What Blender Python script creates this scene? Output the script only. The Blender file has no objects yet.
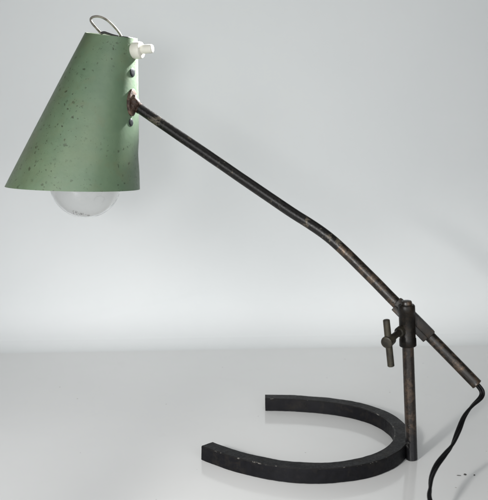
import bpy, bmesh, math, random
from mathutils import Vector, Matrix, noise

S = bpy.context.scene
C = S.collection
random.seed(7)
MM = 0.001
V = Vector

# ------------------------------------------------------------------ camera
F, PITCH, DIST, HGT = 880.0, 0.1534, 704.0, 286.6        # focal length in photo pixels, tilt, mm, mm

def at(px, py, y):
    """point (mm) seen at photo pixel (px,py) at depth y"""
    u, v = px - 244.0, -(py - 250.0)
    ca, sa = math.cos(PITCH), math.sin(PITCH)
    d = V((u, F * ca + v * sa, -F * sa + v * ca))
    return V((0, -DIST, HGT)) + d * ((y + DIST) / d.y)

cd = bpy.data.cameras.new('camera')
cam = bpy.data.objects.new('camera', cd)
C.objects.link(cam)
cam.location = (0, -DIST * MM, HGT * MM)
cam.rotation_euler = (math.pi / 2 - PITCH, 0, 0)
cd.sensor_fit = 'VERTICAL'
cd.sensor_height = 36
cd.lens = 36 * F / 500
cd.clip_start = 0.01
cd.clip_end = 50
cd.dof.use_dof = True
cd.dof.focus_distance = 0.755
cd.dof.aperture_fstop = 14
S.camera = cam

# the arm swings in a vertical plane beside the post; it points away from the camera to the left
ARM_TAN = math.tan(math.radians(23.4))
POST_X = 133.6
ARM_OFF = 10.5

def on_arm(px, py, off=ARM_OFF):
    y = 0.0
    for _ in range(40):
        p = at(px, py, y)
        y = off + (POST_X - p.x) * ARM_TAN
    return at(px, py, y)

# ------------------------------------------------------------------ mesh helpers (all coordinates in mm)
def frame(d, up=V((0, 0, 1))):
    d = d.normalized()
    if abs(d.dot(up)) > 0.98:
        up = V((0, 1, 0))
    a = d.cross(up).normalized()
    b = a.cross(d).normalized()
    return a, b

def smooth_path(pts, n=12):
    """Catmull-Rom through pts"""
    out = []
    P = [pts[0] * 2 - pts[1]] + list(pts) + [pts[-1] * 2 - pts[-2]]
    for i in range(1, len(P) - 2):
        for k in range(n):
            t = k / n
            a, b, c, d = P[i - 1], P[i], P[i + 1], P[i + 2]
            out.append(0.5 * ((2 * b) + (c - a) * t + (2 * a - 5 * b + 4 * c - d) * t * t + (3 * b - a - 3 * c + d) * t ** 3))
    out.append(pts[-1])
    return out

def add_tube(bm, pts, r, seg=24, cap=True, off=None, closed=False):
    rings = []
    n = len(pts)
    nrm = None
    for i, p in enumerate(pts):
        if closed:
            d = (pts[(i + 1) % n] - pts[i - 1]).normalized()
        else:
            d = (pts[min(i + 1, n - 1)] - pts[max(i - 1, 0)]).normalized()
        if nrm is None:
            nrm, _ = frame(d)
        nrm = (nrm - d * nrm.dot(d)).normalized()
        b = d.cross(nrm)
        rr = r(i / (n - 1)) if callable(r) else (r[i] if isinstance(r, (list, tuple)) else r)
        c = p
        if off:
            o = off(i, n)
            c = p + nrm * o[0] + b * o[1]
        rings.append([bm.verts.new(c + nrm * rr * math.cos(2 * math.pi * k / seg) + b * rr * math.sin(2 * math.pi * k / seg)) for k in range(seg)])
    m = n if closed else n - 1
    for i in range(m):
        A, B = rings[i], rings[(i + 1) % n]
        for k in range(seg):
            bm.faces.new((A[k], A[(k + 1) % seg], B[(k + 1) % seg], B[k]))
    if cap and not closed:
        bm.faces.new(rings[0][::-1])
        bm.faces.new(rings[-1])
    return rings

def add_lathe(bm, base, axis, prof, seg=48, cap0=True, cap1=True):
    """prof: list of (distance along axis, radius)"""
    axis = axis.normalized()
    a, b = frame(axis)
    rings = []
    for h, r in prof:
        rings.append([bm.verts.new(base + axis * h + a * r * math.cos(2 * math.pi * k / seg) + b * r * math.sin(2 * math.pi * k / seg)) for k in range(seg)])
    for A, B in zip(rings[:-1], rings[1:]):
        for k in range(seg):
            bm.faces.new((A[k], A[(k + 1) % seg], B[(k + 1) % seg], B[k]))
    if cap0: bm.faces.new(rings[0][::-1])
    if cap1: bm.faces.new(rings[-1])

def add_box(bm, c, ax, ay, az, hx, hy, hz, bev=0.6):
    vs = []
    for sx in (-1, 1):
        for sy in (-1, 1):
            for sz in (-1, 1):
                vs.append(bm.verts.new(c + ax * hx * sx + ay * hy * sy + az * hz * sz))
    fs = [(0, 1, 3, 2), (4, 6, 7, 5), (0, 4, 5, 1), (2, 3, 7, 6), (0, 2, 6, 4), (1, 5, 7, 3)]
    faces = [bm.faces.new([vs[i] for i in f]) for f in fs]
    if bev:
        es = list({e for f in faces for e in f.edges})
        bmesh.ops.bevel(bm, geom=es, offset=bev, segments=2, affect='EDGES', profile=0.6)

def wobble(bm, amp, scale):
    for v in bm.verts:
        v.co += noise.noise_vector(v.co * scale) * amp

def build(name, bm, mat, parent=None, origin=V((0, 0, 0)), smooth=True, angle=40):
    bmesh.ops.recalc_face_normals(bm, faces=bm.faces)
    me = bpy.data.meshes.new(name)
    for v in bm.verts:
        v.co = (v.co - origin) * MM
    bm.to_mesh(me)
    bm.free()
    o = bpy.data.objects.new(name, me)
    C.objects.link(o)
    for m in (mat if isinstance(mat, (list, tuple)) else [mat]):
        me.materials.append(m)
    if smooth:
        me.set_sharp_from_angle(angle=math.radians(angle))
        for p in me.polygons: p.use_smooth = True
    if parent is not None:
        o.parent = parent
    else:
        o.location = origin * MM
    return o

# ------------------------------------------------------------------ materials
def mat(name):
    m = bpy.data.materials.new(name)
    m.use_nodes = True
    nt = m.node_tree
    b = nt.nodes['Principled BSDF']
    return m, nt, b

def N(nt, t, **kw):
    n = nt.nodes.new(t)
    for k, v in kw.items():
        if k.startswith('i_'):
            n.inputs[k[2:].replace('_', ' ')].default_value = v
        else:
            setattr(n, k, v)
    return n

def coords(nt):
    return N(nt, 'ShaderNodeTexCoord').outputs['Object']

def nz(nt, co, scale, detail=4, rough=0.55, dist=0.0):
    n = N(nt, 'ShaderNodeTexNoise')
    n.inputs['Scale'].default_value = scale
    n.inputs['Detail'].default_value = detail
    n.inputs['Roughness'].default_value = rough
    n.inputs['Distortion'].default_value = dist
    nt.links.new(co, n.inputs['Vector'])
    return n.outputs['Fac']

def ramp(nt, fac, stops):
    r = N(nt, 'ShaderNodeValToRGB')
    e = r.color_ramp.elements
    while len(e) < len(stops): e.new(0.5)
    for el, (p, c) in zip(e, stops):
        el.position = p
        el.color = (c, c, c, 1) if isinstance(c, (int, float)) else (*c, 1)
    nt.links.new(fac, r.inputs['Fac'])
    return r.outputs['Color']

def mix(nt, fac, a, b, mode='MIX'):
    m = N(nt, 'ShaderNodeMix', data_type='RGBA', blend_type=mode)
    for sock, v in ((m.inputs['Factor'], fac), (m.inputs['A'], a), (m.inputs['B'], b)):
        if isinstance(v, (int, float)):
            sock.default_value = v if sock.name == 'Factor' else (v, v, v, 1)
        elif isinstance(v, (tuple, list)):
            sock.default_value = (*v, 1)
        else:
            nt.links.new(v, sock)
    return m.outputs['Result']

def mul(nt, a, b, op='MULTIPLY'):
    m = N(nt, 'ShaderNodeMath', operation=op)
    for i, v in enumerate((a, b)):
        if isinstance(v, (int, float)): m.inputs[i].default_value = v
        else: nt.links.new(v, m.inputs[i])
    m.use_clamp = True
    return m.outputs[0]

def bump(nt, b, h, strength, dist):
    n = N(nt, 'ShaderNodeBump')
    n.inputs['Strength'].default_value = strength
    n.inputs['Distance'].default_value = dist
    nt.links.new(h, n.inputs['Height'])
    nt.links.new(n.outputs['Normal'], b.inputs['Normal'])

def metal_mat(name, paint, worn, wear_lo, wear_hi, scale, rough=0.42, metallic_worn=0.7, spec=0.5):
    m, nt, b = mat(name)
    co = coords(nt)
    n1 = nz(nt, co, scale, 9, 0.66, 0.4)
    n2 = nz(nt, co, scale * 5, 5, 0.7)
    w = mul(nt, n1, n2, 'ADD')
    mm = N(nt, 'ShaderNodeMath', operation='MULTIPLY_ADD')
    nt.links.new(n1, mm.inputs[0]); mm.inputs[1].default_value = 0.7
    sc = N(nt, 'ShaderNodeMath', operation='MULTIPLY')
    nt.links.new(n2, sc.inputs[0]); sc.inputs[1].default_value = 0.3
    nt.links.new(sc.outputs[0], mm.inputs[2])
    w = ramp(nt, mm.outputs[0], [(wear_lo, 0.0), (wear_hi, 1.0)])
    tone = ramp(nt, nz(nt, co, scale * 2.3, 5), [(0.3, tuple(c * 0.7 for c in paint)), (0.7, tuple(c * 1.35 for c in paint))])
    nt.links.new(mix(nt, w, tone, worn), b.inputs['Base Color'])
    nt.links.new(mul(nt, w, metallic_worn), b.inputs['Metallic'])
    nt.links.new(ramp(nt, n2, [(0.3, rough - 0.1), (0.7, rough + 0.12)]), b.inputs['Roughness'])
    b.inputs['Specular IOR Level'].default_value = spec
    bump(nt, b, n2, 0.35, 0.0005)
    return m

M_IRON = metal_mat('black_iron', (0.0038, 0.0038, 0.0052), (0.022, 0.019, 0.016), 0.50, 0.72, 90, 0.5, 0.3, 0.16)
M_EDGE = metal_mat('worn_iron_edge', (0.008, 0.0075, 0.0075), (0.30, 0.285, 0.26), 0.56, 0.62, 85, 0.45, 0.8, 0.3)
M_ARM = metal_mat('worn_black_arm', (0.0055, 0.005, 0.0045), (0.15, 0.13, 0.10), 0.545, 0.61, 95, 0.33, 0.6, 0.4)
M_BRONZE = metal_mat('brown_patina_steel', (0.011, 0.0085, 0.0065), (0.14, 0.10, 0.072), 0.48, 0.65, 90, 0.32, 0.85, 0.4)
M_CLAMP = metal_mat('dark_patina_steel', (0.006, 0.0052, 0.0043), (0.04, 0.031, 0.024), 0.46, 0.66, 95, 0.36, 0.8, 0.2)
M_KEY = metal_mat('olive_brass_patina', (0.015, 0.013, 0.009), (0.075, 0.066, 0.044), 0.44, 0.68, 110, 0.42, 0.8, 0.4)
M_RUST = metal_mat('rusty_bracket_steel', (0.030, 0.017, 0.012), (0.17, 0.115, 0.085), 0.47, 0.62, 150, 0.5, 0.4, 0.3)
M_WIRE = metal_mat('steel_wire', (0.17, 0.155, 0.13), (0.05, 0.042, 0.032), 0.46, 0.62, 120, 0.34, 0.9)
M_WIRE.node_tree.nodes['Principled BSDF'].inputs['Metallic'].default_value = 0.9

def post_mat():
    # the lowest stretch still carries the black paint of the base
    m = metal_mat('post_steel', (0.012, 0.009, 0.007), (0.12, 0.085, 0.062), 0.48, 0.66, 90, 0.34, 0.8, 0.4)
    nt = m.node_tree; b = nt.nodes['Principled BSDF']
    co = coords(nt)
    sx = N(nt, 'ShaderNodeSeparateXYZ'); nt.links.new(co, sx.inputs[0])
    ma = N(nt, 'ShaderNodeMath', operation='MULTIPLY_ADD')
    nt.links.new(nz(nt, co, 170, 5, 0.7), ma.inputs[0]); ma.inputs[1].default_value = 0.035
    nt.links.new(sx.outputs['Z'], ma.inputs[2])
    f = ramp(nt, ma.outputs[0], [(0.036, 1.0), (0.048, 0.0)])
    old = b.inputs['Base Color'].links[0].from_socket
    nt.links.new(mix(nt, f, old, (0.006, 0.006, 0.007)), b.inputs['Base Color'])
    om = b.inputs['Metallic'].links[0].from_socket
    inv = N(nt, 'ShaderNodeMath', operation='SUBTRACT'); inv.inputs[0].default_value = 1.0
    nt.links.new(f, inv.inputs[1])
    nt.links.new(mul(nt, om, inv.outputs[0]), b.inputs['Metallic'])
    return m
M_POST = post_mat()

def green_mat():
    m, nt, b = mat('worn_green_enamel')
    co = coords(nt)
    big = nz(nt, co, 16, 4, 0.6)
    fine = nz(nt, co, 260, 5, 0.65)
    base = ramp(nt, big, [(0.30, (0.0988, 0.1668, 0.1006)), (0.55, (0.1203, 0.1866, 0.1109)), (0.75, (0.1415, 0.1905, 0.1029))])
    base = mix(nt, 0.35, base, ramp(nt, nz(nt, co, 75, 5, 0.6), [(0.3, (0.0944, 0.1459, 0.0908)), (0.7, (0.1611, 0.2246, 0.1381))]))
    # chips where the enamel is gone, two sizes, thinned out by a slow noise
    warp = N(nt, 'ShaderNodeVectorMath', operation='MULTIPLY_ADD')
    wn = N(nt, 'ShaderNodeTexNoise'); wn.inputs['Scale'].default_value = 420; wn.inputs['Detail'].default_value = 3
    nt.links.new(co, wn.inputs['Vector'])
    nt.links.new(wn.outputs['Color'], warp.inputs[0]); warp.inputs[1].default_value = (0.0045,) * 3
    nt.links.new(co, warp.inputs[2])
    spots = None
    zone = ramp(nt, nz(nt, co, 14, 2), [(0.38, 0.0), (0.54, 1.0)])
    for sc, r0, r1, keep in ((115, 0.10, 0.20, 0.40), (230, 0.12, 0.28, 0.45), (420, 0.12, 0.30, 0.78)):
        v = N(nt, 'ShaderNodeTexVoronoi'); v.inputs['Scale'].default_value = sc
        nt.links.new(warp.outputs[0], v.inputs['Vector'])
        d = ramp(nt, v.outputs['Distance'], [(r0, 1.0), (r1, 0.0)])
        sep = N(nt, 'ShaderNodeSeparateColor'); nt.links.new(v.outputs['Color'], sep.inputs[0])
        k = ramp(nt, sep.outputs[0], [(keep, 0.0), (keep + 0.04, 1.0)])
        s = mul(nt, mul(nt, d, k), zone)
        spots = s if spots is None else mul(nt, spots, s, 'MAXIMUM')
    spots = mul(nt, spots, ramp(nt, fine, [(0.35, 0.55), (0.6, 0.95)]))
    col = mix(nt, spots, base, (0.034, 0.042, 0.022))
    # faint brown stain patches
    st = ramp(nt, nz(nt, co, 38, 5, 0.7, 1.0), [(0.56, 0.0), (0.72, 0.5)])
    col = mix(nt, st, col, (0.135, 0.155, 0.085))
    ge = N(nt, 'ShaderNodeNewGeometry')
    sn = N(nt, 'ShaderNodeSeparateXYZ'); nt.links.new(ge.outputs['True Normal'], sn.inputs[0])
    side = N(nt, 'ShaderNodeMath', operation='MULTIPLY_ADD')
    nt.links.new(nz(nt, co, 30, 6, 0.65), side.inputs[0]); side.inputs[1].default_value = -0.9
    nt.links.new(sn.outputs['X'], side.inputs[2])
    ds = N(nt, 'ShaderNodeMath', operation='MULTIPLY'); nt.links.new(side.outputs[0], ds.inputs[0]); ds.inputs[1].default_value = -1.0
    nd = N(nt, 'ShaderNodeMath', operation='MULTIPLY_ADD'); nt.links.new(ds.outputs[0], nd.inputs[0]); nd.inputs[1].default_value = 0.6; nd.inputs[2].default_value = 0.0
    left_tint = ramp(nt, nd.outputs[0], [(0.50, 0.0), (0.86, 0.62)])  # darker olive brown where the surface faces left, edge broken by noise
    col = mix(nt, left_tint, col, (0.085, 0.090, 0.045))
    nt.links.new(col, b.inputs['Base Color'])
    nt.links.new(ramp(nt, fine, [(0.3, 0.36), (0.7, 0.52)]), b.inputs['Roughness'])
    b.inputs['Specular IOR Level'].default_value = 0.5
    h = N(nt, 'ShaderNodeMath', operation='SUBTRACT')
    nt.links.new(fine, h.inputs[0]); nt.links.new(spots, h.inputs[1])
    bump(nt, b, h.outputs[0], 0.18, 0.0005)
    return m
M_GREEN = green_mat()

def simple(name, col, rough, metallic=0.0, var=0.15, scale=150, **kw):
    m, nt, b = mat(name)
    co = coords(nt)
    nt.links.new(ramp(nt, nz(nt, co, scale, 4), [(0.3, tuple(c * (1 - var) for c in col)), (0.7, tuple(min(1, c * (1 + var)) for c in col))]), b.inputs['Base Color'])
    b.inputs['Roughness'].default_value = rough
    b.inputs['Metallic'].default_value = metallic
    for k, v in kw.items(): b.inputs[k.replace('_', ' ')].default_value = v
    return m
M_INNER = simple('white_enamel_inside', (0.62, 0.60, 0.54), 0.5)
M_WHITE = simple('ivory_plastic', (0.70, 0.685, 0.60), 0.42, var=0.05)
M_CORD = simple('black_rubber_cord', (0.004, 0.004, 0.0045), 0.5, Specular_IOR_Level=0.22)
M_DARK = simple('dark_steel', (0.018, 0.017, 0.016), 0.45, 0.4)
M_SCREW = simple('dark_screw_steel', (0.045, 0.05, 0.055), 0.35, 0.7, 0.4, 500)
M_BRASS = simple('dull_brass', (0.45, 0.34, 0.16), 0.4, 0.9)
M_PRINT = simple('grey_bulb_print', (0.16, 0.155, 0.15), 0.6)
M_FLAKE = simple('dark_flake', (0.045, 0.042, 0.038), 0.7)
M_GLASS, _nt, _b = mat('clear_bulb_glass')
_b.inputs['Base Color'].default_value = (0.98, 0.98, 0.975, 1)
_b.inputs['Roughness'].default_value = 0.0
_b.inputs['Transmission Weight'].default_value = 1.0
_b.inputs['IOR'].default_value = 1.48
_va = N(_nt, 'ShaderNodeVolumeAbsorption')
_va.inputs['Color'].default_value = (0, 0, 0, 1)
_va.inputs['Density'].default_value = 48
_nt.links.new(_va.outputs[0], _nt.nodes['Material Output'].inputs['Volume'])
_co = coords(_nt)
_nt.links.new(ramp(_nt, nz(_nt, _co, 45, 4), [(0.45, 0.0), (0.75, 0.02)]), _b.inputs['Roughness'])
bump(_nt, _b, nz(_nt, _co, 60, 2), 0.10, 0.002)

def backdrop_mat():
    m, nt, b = mat('glossy_white_sheet')
    co = coords(nt)
    base = ramp(nt, nz(nt, co, 5, 5, 0.6), [(0.3, (0.735, 0.738, 0.732)), (0.7, (0.765, 0.767, 0.762))])
    v = N(nt, 'ShaderNodeTexVoronoi'); v.inputs['Scale'].default_value = 55
    nt.links.new(co, v.inputs['Vector'])
    sep = N(nt, 'ShaderNodeSeparateColor'); nt.links.new(v.outputs['Color'], sep.inputs[0])
    sx = N(nt, 'ShaderNodeSeparateXYZ'); nt.links.new(co, sx.inputs[0])
    onfloor = ramp(nt, sx.outputs['Z'], [(0.002, 1.0), (0.006, 0.0)])
    dots = mul(nt, ramp(nt, v.outputs['Distance'], [(0.028, 1.0), (0.055, 0.0)]), ramp(nt, sep.outputs[1], [(0.66, 0.0), (0.70, 0.55)]))
    dots = mul(nt, dots, onfloor)
    sm = ramp(nt, nz(nt, co, 30, 6, 0.7), [(0.60, 0.0), (0.8, 0.12)])
    col = mix(nt, sm, base, (0.50, 0.49, 0.47))
    st = N(nt, 'ShaderNodeMapping'); st.inputs['Scale'].default_value = (14, 190, 60); st.inputs['Rotation'].default_value = (0, 0, 0.5)
    nt.links.new(co, st.inputs['Vector'])
    scuff = mul(nt, ramp(nt, nz(nt, st.outputs[0], 1.0, 5, 0.7), [(0.66, 0.0), (0.74, 0.16)]), ramp(nt, nz(nt, co, 7, 3), [(0.5, 0.0), (0.62, 1.0)]))
    col = mix(nt, scuff, col, (0.42, 0.41, 0.39))
    nt.links.new(mix(nt, dots, col, (0.20, 0.18, 0.16)), b.inputs['Base Color'])
    nt.links.new(ramp(nt, nz(nt, co, 9, 5, 0.65), [(0.35, 0.06), (0.7, 0.16)]), b.inputs['Roughness'])
    b.inputs['IOR'].default_value = 1.5
    bump(nt, b, nz(nt, co, 4, 2), 0.06, 0.01)
    return m
M_SHEET = backdrop_mat()

def wall_mat():
    m, nt, b = mat('matt_white_paper')
    co = coords(nt)
    base = ramp(nt, nz(nt, co, 6, 6, 0.62), [(0.3, (0.762, 0.782, 0.784)), (0.7, (0.786, 0.802, 0.802))])
    nt.links.new(base, b.inputs['Base Color'])
    # the sheet's gloss dies away where it leaves the floor
    sz = N(nt, 'ShaderNodeSeparateXYZ'); nt.links.new(co, sz.inputs[0])
    nt.links.new(ramp(nt, sz.outputs['Z'], [(0.0, 0.12), (0.012, 0.35), (0.03, 0.65)]), b.inputs['Roughness'])
    nt.links.new(ramp(nt, sz.outputs['Z'], [(0.0, 0.5), (0.02, 0.3)]), b.inputs['Specular IOR Level'])
    sx = N(nt, 'ShaderNodeSeparateXYZ'); nt.links.new(co, sx.inputs[0])
    def lin(a, k, c):
        n = N(nt, 'ShaderNodeMath', operation='MULTIPLY_ADD')
        nt.links.new(a, n.inputs[0]); n.inputs[1].default_value = k
        if isinstance(c, float): n.inputs[2].default_value = c
        else: nt.links.new(c, n.inputs[2])
        return n.outputs[0]
    # one long soft crease pressed into the paper low on the left
    d = lin(sx.outputs['X'], -0.243, lin(sx.outputs['Z'], 1.0, -0.0806))
    d = lin(nz(nt, co, 12, 2), 0.004, d)
    sq = N(nt, 'ShaderNodeMath', operation='MULTIPLY'); nt.links.new(d, sq.inputs[0]); nt.links.new(d, sq.inputs[1])
    g = N(nt, 'ShaderNodeMath', operation='EXPONENT'); nt.links.new(lin(sq.outputs[0], -1.0 / 0.0045 ** 2, 0.0), g.inputs[0])
    ext = ramp(nt, lin(sx.outputs['X'], 2.0, 0.6), [(0.18, 0.0), (0.24, 1.0), (0.46, 1.0), (0.56, 0.0)])
    h = lin(mul(nt, g.outputs[0], ext), 0.40, nz(nt, co, 5, 3))
    bump(nt, b, h, 0.14, 0.01)
    return m
M_WALL = wall_mat()


# ------------------------------------------------------------------ setting: one glossy sheet swept up behind the lamp
bm = bmesh.new()
prof = [(-1100, 0), (-500, 0), (0, 0), (300, 0)]
R0, Y0 = 52.0, 350.0
for k in range(33):
    a = math.pi / 2 * k / 32
    prof.append((Y0 + R0 * math.sin(a), R0 * (1 - math.cos(a))))
for z in (60, 100, 250, 400, 520):
    prof.append((Y0 + R0 + (z - R0) * 0.02, z))
xs = [-1400 + 100 * i for i in range(29)]

def sheet(name, pr, m, label):
    bm = bmesh.new()
    rows = [[bm.verts.new(V((x, y + (0.065 * x if y > 200 else 0), z))) for x in xs] for (y, z) in pr]
    for A, B in zip(rows[:-1], rows[1:]):
        for k in range(len(xs) - 1):
            bm.faces.new((A[k], A[k + 1], B[k + 1], B[k]))
    o = build(name, bm, m, angle=80)
    o['kind'] = 'structure'; o['label'] = label
    return o
sheet('floor', [p for p in prof if p[0] <= Y0 and p[1] <= 0.001], M_SHEET, 'glossy white floor the lamp stands on')
sheet('backdrop', [p for p in prof if p[0] >= Y0 - 0.01], M_WALL, 'matt white backdrop rising behind the lamp')

# ------------------------------------------------------------------ the lamp
ROOT = V((POST_X, 0, 0))
lamp = bpy.data.objects.new('desk_lamp', None)
C.objects.link(lamp)
lamp.empty_display_size = 0.03
lamp.location = ROOT * MM
lamp['label'] = 'old desk lamp with chipped green cone shade, bent black arm and black horseshoe base'
lamp['category'] = 'desk lamp'

def part(name, bm, m, parent=None, **kw):
    o = build(name, bm, m, parent or lamp, ROOT, **kw)
    return o

# --- horseshoe base: square iron bar bent to a U
CX, CY, TH, A_, B_, S1, S2, FL = 57.46, 37.32, -0.408, 80.5, 82.6, 67.0, 69.2, 15.0
BAR_H, BAR_W = 12.9, 13.1
line = []
for k in range(40):
    n = 1 - k / 40
    line.append((-S1 * n, -B_ + FL * n * n))
for k in range(161):
    t = -math.pi / 2 + math.pi * k / 160
    line.append((A_ * math.cos(t), B_ * math.sin(t)))
for k in range(1, 41):
    n = k / 40
    line.append((-S2 * n, B_ - FL * n * n))
bm = bmesh.new()
c0 = 0.7
hw, hh = BAR_W / 2, BAR_H
sec = [(-hw + c0, 0.15), (hw - c0, 0.15), (hw, c0), (hw, hh - c0), (hw - c0, hh), (-hw + c0, hh), (-hw, hh - c0), (-hw, c0)]
# denser section so the surface can be slightly uneven
dens = []
for i in range(8):
    a, b_ = sec[i], sec[(i + 1) % 8]
    n = 1 if i % 2 else 5
    for k in range(n):
        dens.append((a[0] + (b_[0] - a[0]) * k / n, a[1] + (b_[1] - a[1]) * k / n, i))
rings = []
for i, (lx, ly) in enumerate(line):
    x0, y0 = line[max(i - 1, 0)]; x1, y1 = line[min(i + 1, len(line) - 1)]
    d = V((x1 - x0, y1 - y0, 0)).normalized()
    nr = V((d.y, -d.x, 0))
    ring = []
    for (o_, z, _) in dens:
        lp = V((lx, ly, 0)) + nr * o_
        p = V((CX + math.cos(TH) * lp.x - math.sin(TH) * lp.y, CY + math.sin(TH) * lp.x + math.cos(TH) * lp.y, z))
        q = p + noise.noise_vector(p * 0.06) * 0.35 + noise.noise_vector(p * 0.25) * 0.14
        q.z = max(q.z, 0.05)
        ring.append(bm.verts.new(q))
    rings.append(ring)
K = len(dens)
for A, B in zip(rings[:-1], rings[1:]):
    for k in range(K):
        f = bm.faces.new((A[k], A[(k + 1) % K], B[(k + 1) % K], B[k]))
        if dens[k][2] in (3, 5): f.material_index = 1
for r in (rings[0][::-1], rings[-1]):
    bm.faces.new(r)
part('horseshoe_base', bm, [M_IRON, M_EDGE], angle=28)

# --- post
P0 = at(411.8, 459.6, -1.0); P0.z = 0.1
P1 = at(406.4, 303.5, 0.0)
up = (P1 - P0).normalized()
L = (P1 - P0).length
bm = bmesh.new()
add_lathe(bm, P0, up, [(0, 4.2), (0.5, 4.75), (L * 0.5, 4.75), (L - 8, 4.75)], 40)
post = part('post', bm, M_POST)
# weld bead between post and base
bm = bmesh.new()
wc = []
for k in range(9):
    t = k / 8
    wc.append(P0 + V((-4.9 + 0.3 * math.sin(k * 2.1), -1.5 + 3.2 * t * 0.6, 11.6 + 1.2 * math.sin(t * 3.1))))
for k in range(14):
    p = P0 + V((-4.6 + random.uniform(-.5, .9), -3.6 + random.uniform(-1.0, 4.5), 12.4 + random.uniform(-.6, 4.2)))
    bmesh.ops.create_icosphere(bm, subdivisions=2, radius=random.uniform(0.7, 1.5), matrix=Matrix.Translation(p))
wobble(bm, 0.4, 0.7)
part('weld', bm, M_EDGE, post)

# --- arm tube: long upper run, soft bend, lower run through the clamp
JOINT = on_arm(134.5, 105.0)
ctrl = [(134.5, 105.0), (183.0, 138.2), (243.4, 179.6), (288.0, 210.0), (308, 222.6), (322.0, 232.2), (333.5, 241.2), (345.0, 251.8), (366.7, 273.0), (395.4, 302.2), (431.0, 337.6), (476.3, 383.8)]
cp = [on_arm(*c) for c in ctrl]
path = smooth_path(cp, 16)
bm = bmesh.new()
ARM_R = 4.55
END_D = (cp[-1] - cp[-2]).normalized()
E0 = cp[-1]
nb = len(path)
rad = [4.6] * nb
for d_, r_ in ((0.35, 4.75), (0.7, 4.6), (1.0, 4.2), (1.0, 3.0), (-3.0, 2.9)):
    path.append(E0 + END_D * d_); rad.append(r_)
rings = []
A0, B0 = frame(END_D)
ax_p = None
for i, pnt in enumerate(path):
    d = (path[min(i + 1, nb - 1)] - path[max(min(i, nb - 1) - 1, 0)]).normalized() if i < nb else END_D
    ax_p = frame(d)[0] if ax_p is None else (ax_p - d * ax_p.dot(d)).normalized()
    b_ = d.cross(ax_p)
    rings.append([bm.verts.new(pnt + (ax_p * math.cos(2 * math.pi * k / 32) + b_ * math.sin(2 * math.pi * k / 32)) * rad[i]) for k in range(32)])
for i in range(len(rings) - 1):
    for k in range(32):
        f = bm.faces.new((rings[i][k], rings[i][(k + 1) % 32], rings[i + 1][(k + 1) % 32], rings[i + 1][k]))
        if i > 6.6 * 16: f.material_index = 1
bm.faces.new(rings[0][::-1]); bm.faces.new(rings[-1])
wobble(bm, 0.12, 0.05)
arm = part('arm', bm, [M_ARM, M_BRONZE])
# --- clamp: sleeve on the post, sleeve on the arm, T-handled screw
bm = bmesh.new()
sb = at(408.0, 346.0, 0.0)
sb = P0 + up * ((sb - P0).dot(up))
st = P0 + up * ((at(406.4, 304.5, 0) - P0).dot(up))
sl = (st - sb).length
add_lathe(bm, sb, up, [(0, 5.0), (0, 6.4), (0.6, 6.9), (sl * 0.18, 7.0), (sl * 0.2, 6.6), (sl * 0.8, 6.6), (sl * 0.82, 7.0), (sl - 1.2, 7.0), (sl, 6.2)], 48)
wobble(bm, 0.3, 0.12)
clamp = part('clamp', bm, M_CLAMP)
bm = bmesh.new()
add_lathe(bm, st - up * 0.4, up, [(0, 4.6), (2.4, 4.5), (3.4, 3.9), (3.8, 2.6)], 6 * 6)
part('cap_nut', bm, M_BRONZE, clamp)
bm = bmesh.new()
a0 = on_arm(395.5, 302.5); a1 = on_arm(430.0, 337.2)
ad = (a1 - a0).normalized()
ay = V((0, 1, 0)); ay = (ay - ad * ay.dot(ad)).normalized(); az = ad.cross(ay)
hl = (a1 - a0).length / 2
if az.z < 0: az = -az
add_box(bm, (a0 + a1) / 2 + az * 1.9, ad, ay, az, hl, 6.0, 4.3, 1.8)
add_box(bm, (a0 + a1) / 2 - az * 4.1 + ad * 0.6, ad, ay, az, hl - 1.5, 6.9, 2.4, 0.7)
# the lug between the two sleeves
mid = (sb + st) / 2 + up * 4
add_box(bm, mid + V((0, 5.5, 0)), V((1, 0, 0)), V((0, 1, 0)), up, 5.2, 4.5, 11.0, 1.0)
wobble(bm, 0.22, 0.15)
part('arm_sleeve', bm, M_CLAMP, clamp)

hub = at(400.0, 331.5, -5.0)
tip = at(386.0, 343.0, -27.0)
sd = (tip - hub).normalized()
bm = bmesh.new()
sl2 = (tip - hub).length
add_lathe(bm, hub - sd * 3, sd, [(0, 4.2), (5.0, 4.2), (5.6, 3.8), (5.8, 2.7), (sl2 - 7, 2.7), (sl2 - 6.2, 4.5), (sl2 + 1.6, 4.95), (sl2 + 2.6, 4.6), (sl2 + 3.0, 3.6)], 40)
screw = part('clamp_screw', bm, M_KEY)
bm = bmesh.new()
k0 = at(386.2, 319.6, -24.0); k1 = at(391.0, 366.5, -24.0)
kd = (k1 - k0).normalized(); kl = (k1 - k0).length
add_lathe(bm, k0, kd, [(0, 2.2), (0.5, 2.75), (kl - 0.5, 2.8), (kl, 2.2)], 28)
part('handle_bar', bm, M_KEY, screw)

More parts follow.
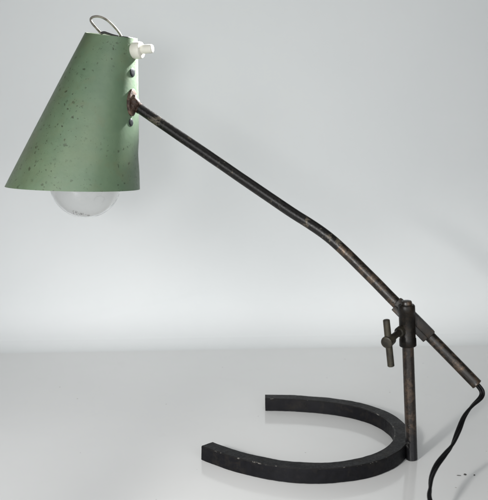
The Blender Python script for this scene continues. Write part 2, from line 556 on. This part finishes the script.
# --- shade: oblique cone, both rims nearly level
YS = JOINT.y + 14.0
PXS = (at(100, 100, YS) - at(99, 100, YS)).length        # mm per photo pixel at the shade
bot_c = at(73.2, 187.6, YS); top_c = at(111.5, 35.4, YS)
R_B, R_T = 67.2 * PXS, 25.6 * PXS
FWD = V((0, -1, 0))
def shade_pt(t, ang, inset=0.0):
    """t 0 bottom .. 1 top; ang 0 = image right, -90 deg = towards the camera"""
    c = bot_c.lerp(top_c, t)
    r = R_B + (R_T - R_B) * t - inset
    roll = -math.radians(1.7 + 5.0 * t); tilt = math.radians(1.8 - 6.6 * t)
    x, y = r * math.cos(ang), r * math.sin(ang)
    dent = 0.9 * math.exp(-((t - 0.24) / 0.08) ** 2) * max(0, math.cos(ang)) ** 6
    p = V((x - dent, y, 0))
    z = -y * math.tan(tilt) + x * math.tan(roll)
    q = c + V((p.x, p.y, z))
    n = noise.noise_vector(V((math.cos(ang), math.sin(ang), t * 1.5)) * 1.3)
    q += V((math.cos(ang), math.sin(ang), 0)) * n.x * 0.55
    return q
SEG, RW = 128, 40
bm = bmesh.new()
outer = [[bm.verts.new(shade_pt(i / RW, 2 * math.pi * k / SEG)) for k in range(SEG)] for i in range(RW + 1)]
inner = [[bm.verts.new(shade_pt(i / RW, 2 * math.pi * k / SEG, 1.0)) for k in range(SEG)] for i in range(RW + 1)]
for i in range(RW):
    for k in range(SEG):
        j = (k + 1) % SEG
        bm.faces.new((outer[i][k], outer[i][j], outer[i + 1][j], outer[i + 1][k]))
        f = bm.faces.new((inner[i][k], inner[i + 1][k], inner[i + 1][j], inner[i][j])); f.material_index = 1
for k in range(SEG):
    j = (k + 1) % SEG
    bm.faces.new((outer[0][j], outer[0][k], inner[0][k], inner[0][j]))
    bm.faces.new((outer[RW][k], outer[RW][j], inner[RW][j], inner[RW][k]))
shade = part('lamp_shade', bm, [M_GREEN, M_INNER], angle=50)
# closed top plate just inside the upper rim
bm = bmesh.new()
tp = [[bm.verts.new(shade_pt(0.985 - 0.004 * q, 2 * math.pi * k / SEG, 0.9 )) for k in range(SEG)] for q in range(4)]
for A, B in zip(tp[:-1], tp[1:]):
    for k in range(SEG):
        bm.faces.new((A[k], A[(k + 1) % SEG], B[(k + 1) % SEG], B[k]))
bm.faces.new(tp[0]); bm.faces.new(tp[-1][::-1])
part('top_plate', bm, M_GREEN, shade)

def shade_frame(t, ang):
    p = shade_pt(t, ang)
    du = shade_pt(t, ang + 0.03) - shade_pt(t, ang - 0.03)
    dv = shade_pt(min(t + 0.02, 1), ang) - shade_pt(t - 0.02, ang)
    n = du.cross(dv).normalized()
    return p, n, dv.normalized(), du.normalized()
MA = math.radians(-26)                 # side of the shade that carries the switch, screws and arm

def t_of(py, ang):
    lo, hi = 0.0, 1.0
    for _ in range(40):
        m = (lo + hi) / 2
        p = shade_pt(m, ang)
        ca, sa = math.cos(PITCH), math.sin(PITCH)
        dy, dz = p.y + DIST, p.z - HGT
        y = 250 - F * (dy * sa + dz * ca) / (dy * ca - dz * sa)
        if y > py: lo = m
        else: hi = m
    return (lo + hi) / 2

# two screws
for py, rr in ((72.5, 4.0), (122.5, 3.4)):
    p, n, tv, tu = shade_frame(t_of(py, MA), MA)
    bm = bmesh.new()
    add_lathe(bm, p - n * 1.5, n, [(0, rr), (1.7, rr), (1.9, rr * 0.92), (1.95, rr * 0.3)], 28)
    part('screw', bm, M_SCREW, shade)

# flattened, rusty end of the arm bolted on the shade
p, n, tv, tu = shade_frame(t_of(102.5, MA), MA)
bm = bmesh.new()
segs = 40
rings = []
for h, s in ((-1.5, 1.0), (1.5, 1.0), (2.0, 0.96), (2.2, 0.90), (2.3, 0.60), (4.4, 0.55), (4.8, 0.50), (4.9, 0.2)):
    rings.append([bm.verts.new(p + n * h + tv * 12.4 * s * math.sin(2 * math.pi * k / segs) + tu * 7.0 * s * math.cos(2 * math.pi * k / segs)) for k in range(segs)])
for A, B in zip(rings[:-1], rings[1:]):
    for k in range(segs):
        bm.faces.new((A[k], A[(k + 1) % segs], B[(k + 1) % segs], B[k]))
bm.faces.new(rings[0][::-1]); bm.faces.new(rings[-1])
# knuckle running from the plate into the arm tube
kn = smooth_path([p + tv * 3.0 + n * 1.0, p + n * 4.0 - tv * 0.5, JOINT + (cp[1] - cp[0]).normalized() * 1.0, JOINT + (cp[1] - cp[0]).normalized() * 7.0], 8)
add_tube(bm, kn, lambda t: 4.2 + 0.75 * t, 24)
wobble(bm, 0.28, 0.3)
part('arm_bracket', bm, M_RUST, arm)

# --- push-button switch
MS = math.radians(-21)
tsw = t_of(50.5, MS)
p, n, tv, tu = shade_frame(tsw, MS)
n = V((n.x, n.y, 0.03)).normalized()
r = 8.3 * PXS
bm = bmesh.new()
add_lathe(bm, p - n * 3, n, [(0, r * 0.9), (1.0, r), (3 + 5.6, r), (3 + 7.0, r * 0.93), (3 + 7.6, r * 0.78), (3 + 7.6, 4.4)], 56)
sw = part('switch', bm, M_WHITE)
bm = bmesh.new()
add_lathe(bm, p + n * 6.6 + V((0, 0, 0.6)), n, [(0, 4.0), (1.8, 4.1), (10.6, 4.0), (11.4, 3.6), (11.8, 2.8)], 40)
part('push_button', bm, M_WHITE, sw)

# --- wire ring and its clip on top
yl = YS - 6
ring_px = [(102.5, 35.0), (97.0, 28.8), (92.2, 23.2), (90.8, 19.6), (92.6, 17.2), (97.6, 16.4), (103.0, 17.8), (109.0, 21.6), (115.0, 27.6), (119.0, 32.6), (121.5, 37.0)]
rp = []
for i, (x, y) in enumerate(ring_px):
    rp.append(at(x, y, yl + 9.0 * (i / 10) - 3))
bm = bmesh.new()
add_tube(bm, smooth_path(rp, 8), 1.1, 16)
loop = part('wire_loop', bm, M_WIRE)
bm = bmesh.new()
q = [at(101.0, 33.4, yl - 10), at(104.5, 32.6, yl - 10), at(108, 33.6, yl - 10), at(113, 35.2, yl - 11), at(118.5, 36.4, yl - 11.5)]
add_tube(bm, smooth_path(q, 6), lambda t: 1.35 - 0.5 * t, 14)
q2 = [at(119, 36.2, yl - 11), at(128, 37.4, yl - 10), at(135.0, 38.6, yl + 2)]
add_tube(bm, smooth_path(q2, 6), 0.55, 10)
part('loop_clip', bm, M_DARK, loop)

# --- bulb: clear glass on a brass cap in an ivory socket, along the shade's axis
bc = at(85.6, 182.6, YS)
axis = (at(106, 70, YS) - bc).normalized()
RB = 36.0 * PXS
def bulb_prof(r0, off):
    pr = []
    for k in range(1, 29):
        a = math.radians(180 - 130 * k / 28)             # from the tip up past the widest point
        pr.append((math.cos(a) * (r0 - off), math.sin(a) * (r0 - off)))
    h, r = pr[-1]
    for k in range(1, 11):
        t = k / 10
        e = t * t * (3 - 2 * t)
        pr.append((h + (r0 * 1.75 - h) * t, r + (13.0 - off - r) * (1 - (1 - t) ** 1.7)))
    return [(-(r0 - off), 0.05)] + pr
bm = bmesh.new()
add_lathe(bm, bc, axis, bulb_prof(RB, 0.0), 72)
add_lathe(bm, bc, axis, bulb_prof(RB, 1.0), 72)
for_flip = len(bm.faces) // 2
bm.faces.ensure_lookup_table()
flip = [f for f in bm.faces if f.index >= for_flip]
bulb = None
me = None
bmesh.ops.recalc_face_normals(bm, faces=bm.faces)
# inner skin faces inward
def is_inner(f): return f.index >= for_flip
for i, f in enumerate(bm.faces): f.index = i
bmesh.ops.reverse_faces(bm, faces=[f for f in bm.faces if is_inner(f)])
me = bpy.data.meshes.new('light_bulb')
for v in bm.verts: v.co = (v.co - ROOT) * MM
bm.to_mesh(me); bm.free()
bulb = bpy.data.objects.new('light_bulb', me)
C.objects.link(bulb); bulb.parent = lamp
me.materials.append(M_GLASS)
for pl in me.polygons: pl.use_smooth = True
bm = bmesh.new()
hb = RB * 1.72
add_lathe(bm, bc, axis, [(hb - 2, 13.4), (hb + 2, 13.6), (hb + 8, 13.0), (hb + 22, 12.8), (hb + 24, 10)], 40)
part('bulb_cap', bm, M_BRASS, bulb)
bm = bmesh.new()
add_lathe(bm, bc, axis, [(hb - 18, 2.0), (hb - 4, 4.5), (hb, 8.0)], 24)
add_tube(bm, [bc + axis * (hb - 6) + V((3, 0, 0)), bc + axis * (hb - 40) + V((9, 0, 0)), bc + axis * (hb - 48) + V((12, 0, 0))], 0.3, 8)
add_tube(bm, [bc + axis * (hb - 6) + V((-3, 0, 0)), bc + axis * (hb - 40) + V((-9, 0, 0)), bc + axis * (hb - 48) + V((-12, 0, 0))], 0.3, 8)
fp = [bc + axis * (hb - 48 - 3 * math.sin(math.pi * k / 30)) + V((-12 + 24 * k / 30, 1.2 * math.sin(k * 1.9), 0)) for k in range(31)]
add_tube(bm, fp, 0.15, 6)
part('filament_mount', bm, M_SCREW, bulb)
bm = bmesh.new()
add_lathe(bm, bc, axis, [(hb + 3, 15.0), (hb + 3, 17.0), (hb + 34, 17.0), (hb + 38, 14.0)], 40)
part('socket', bm, M_WHITE)
# worn, unreadable maker's print near the tip of the bulb
bm = bmesh.new()
rnd = random.Random(3)
def on_bulb(px, py):
    y = YS - 20
    # march to the near side of the sphere
    o = V((0, -DIST, HGT)); d = (at(px, py, 0) - o).normalized()
    oc = o - bc; b_ = oc.dot(d); cc = oc.dot(oc) - (RB + 0.12) ** 2
    disc = b_ * b_ - cc
    if disc < 0: return None
    return o + d * (-b_ - math.sqrt(disc))
for k in range(11):
    x = 72.0 + 1.7 * k
    y = 211.8 + 0.30 * (x - 72.0) * 0.9 - 0.004 * (x - 72) ** 2
    for s in range(rnd.randint(1, 3)):
        a = (x + rnd.uniform(-.5, .5), y + rnd.uniform(-.9, .9))
        b2 = (a[0] + rnd.uniform(-.9, 1.2), a[1] + rnd.uniform(-1.4, 1.4))
        ps = [on_bulb(a[0] + (b2[0] - a[0]) * q / 4, a[1] + (b2[1] - a[1]) * q / 4) for q in range(5)]
        if all(p_ is not None for p_ in ps):
            add_tube(bm, ps, 0.16, 6)
part('bulb_print', bm, M_PRINT, bulb)

# --- twin flex out of the arm's lower end down to the floor
cord_px = [(475.0, 382.6, 1), (478.6, 386.4, 0), (481.9, 391.6, -1), (480.6, 397.6, -4), (471.6, 406.6, -12), (464.0, 417.0, -22), (458.2, 431.0, -36), (452.2, 445.0, -50), (445.2, 454.0, -58), (436.6, 465.4, -68), (431.6, 477.0, -80), (430.2, 488, -91), (430.0, 500.0, -102)]
ye = cp[-1].y
cpts = [at(x, y, ye + dy) for x, y, dy in cord_px]
cl = cpts[-1]
cpts += [V((cl.x + 3, cl.y - 22, cl.z * 0.42 + 1.5)), V((cl.x + 16, cl.y - 58, 2.8)), V((cl.x + 60, cl.y - 100, 2.6)), V((cl.x + 150, cl.y - 130, 2.6)), V((cl.x + 320, cl.y - 130, 2.6)), V((cl.x + 700, cl.y - 100, 2.6))]
cpath = smooth_path(cpts, 14)
bm = bmesh.new()
dist = [0.0]
for a, b_ in zip(cpath[:-1], cpath[1:]): dist.append(dist[-1] + (b_ - a).length)
for ph in (0, math.pi):
    add_tube(bm, cpath, 1.22, 12, off=lambda i, n, ph=ph: (1.02 * math.cos(dist[i] / 14.5 + ph + 0.6), 1.02 * math.sin(dist[i] / 14.5 + ph + 0.6)))
for v in bm.verts:
    if v.co.z < 0.1: v.co.z = 0.1
part('power_cord', bm, M_CORD)

# ------------------------------------------------------------------ crumbs on the sheet
def ground(px, py):
    o = V((0, -DIST, HGT)); d = at(px, py, 0) - o
    return o + d * (-o.z / d.z)
for i, (px, py, ln, wd, lab) in enumerate(((465.0, 474.8, 1.7, 1.0, 'largest dark crumb on the white floor to the right of the black cord'),
                                       (474.3, 475.4, 1.1, 0.6, 'small dark crumb at the right end of the row beside the cord'),
                                       (458.8, 475.6, 2.6, 0.28, 'thin hair-like grey crumb on the floor nearest the black cord'))):
    g = ground(px, py)
    bm = bmesh.new()
    bmesh.ops.create_icosphere(bm, subdivisions=2, radius=1.0)
    for v in bm.verts:
        v.co = V((v.co.x * ln * 0.72, v.co.y * wd * 1.25, v.co.z * min(wd, 0.45)))
        v.co += noise.noise_vector(v.co * 1.3 + V((i * 7, 0, 0))) * 0.35 * min(1, wd)
    o = build('crumb', bm, M_FLAKE)
    o.location = (g + V((0, 0, 0.35 if wd > 0.5 else 0.2))) * MM
    o.rotation_euler = (0, 0, (0.5, 0.2, -0.2)[i])
    o['label'] = lab; o['category'] = 'crumb'; o['group'] = 'dark crumbs on the floor beside the cord'

# ------------------------------------------------------------------ light
def area(name, loc, target, size, energy, col=(1, 1, 1), size_y=None):
    ld = bpy.data.lights.new(name, 'AREA')
    ld.size = size
    if size_y: ld.shape = 'RECTANGLE'; ld.size_y = size_y
    ld.energy = energy; ld.color = col
    o = bpy.data.objects.new(name, ld); C.objects.link(o)
    o.location = loc
    o.rotation_euler = (V(target) - V(loc)).to_track_quat('-Z', 'Y').to_euler()
    return o
def spot(name, loc, target, energy, cone, blend, radius, col=(1, 1, 1)):
    ld = bpy.data.lights.new(name, 'SPOT')
    ld.energy = energy; ld.spot_size = math.radians(cone); ld.spot_blend = blend
    ld.shadow_soft_size = radius; ld.color = col
    o = bpy.data.objects.new(name, ld); C.objects.link(o)
    o.location = loc
    o.rotation_euler = (V(target) - V(loc)).to_track_quat('-Z', 'Y').to_euler()
    return o
spot('key_spot', (-0.22, -0.52, 0.26), (0.16, 0.03, 0.0), 9.0, 42, 0.8, 0.022, (1.0, 0.985, 0.96))      # low lamp front left: shadows run back and right
spot('wall_spot', (-0.15, -1.0, 0.30), (-0.03, 0.38, 0.26), 9.0, 36, 1.0, 0.09)  # unseen beam added to lift the middle of the backdrop
spot('left_spot', (-0.5, -0.2, 0.28), (-0.06, 0.37, 0.08), 2.2, 70, 1.0, 0.14)  # added out of frame to brighten the low wall and floor at left
spot('floor_spot', (-0.42, -0.5, 0.3), (-0.2, -0.04, 0.0), 16.5, 60, 1.0, 0.22)  # unseen extra light, added to raise the floor on the left
area('front_fill', (0.46, -1.35, 0.5), (-0.05, 0.3, 0.2), 1.1, 9.6, (0.97, 0.99, 1.0))  # broad unseen fill added to light the shade's front evenly
area('left_fill', (-0.42, -1.4, 0.4), (-0.1, 0.3, 0.1), 1.1, 7.0, (0.98, 0.99, 1.0))  # second unseen fill, added to balance the front one
area('top_fill', (0, -0.1, 1.4), (0, 0.1, 0), 1.0, 1.6)  # weak overhead fill added out of view, mostly for the floor
spot('rim_spot', (0.47, 0.80, 0.86), (-0.10, 0.125, 0.345), 700.0, 9, 1.0, 0.05)      # unseen light added behind the sheet's upper edge, grazes the shade's right side

w = bpy.data.worlds.new('World')
S.world = w
w.use_nodes = True
bg = w.node_tree.nodes['Background']
bg.inputs['Color'].default_value = (0.93, 0.97, 1.0, 1)
bg.inputs['Strength'].default_value = 0.04

vs = S.view_settings
vs.view_transform = 'Standard'; vs.look = 'None'; vs.exposure = 0; vs.gamma = 1; vs.use_curve_mapping = False
S.cycles.max_bounces = 10
S.cycles.caustics_refractive = False
S.cycles.caustics_reflective = False
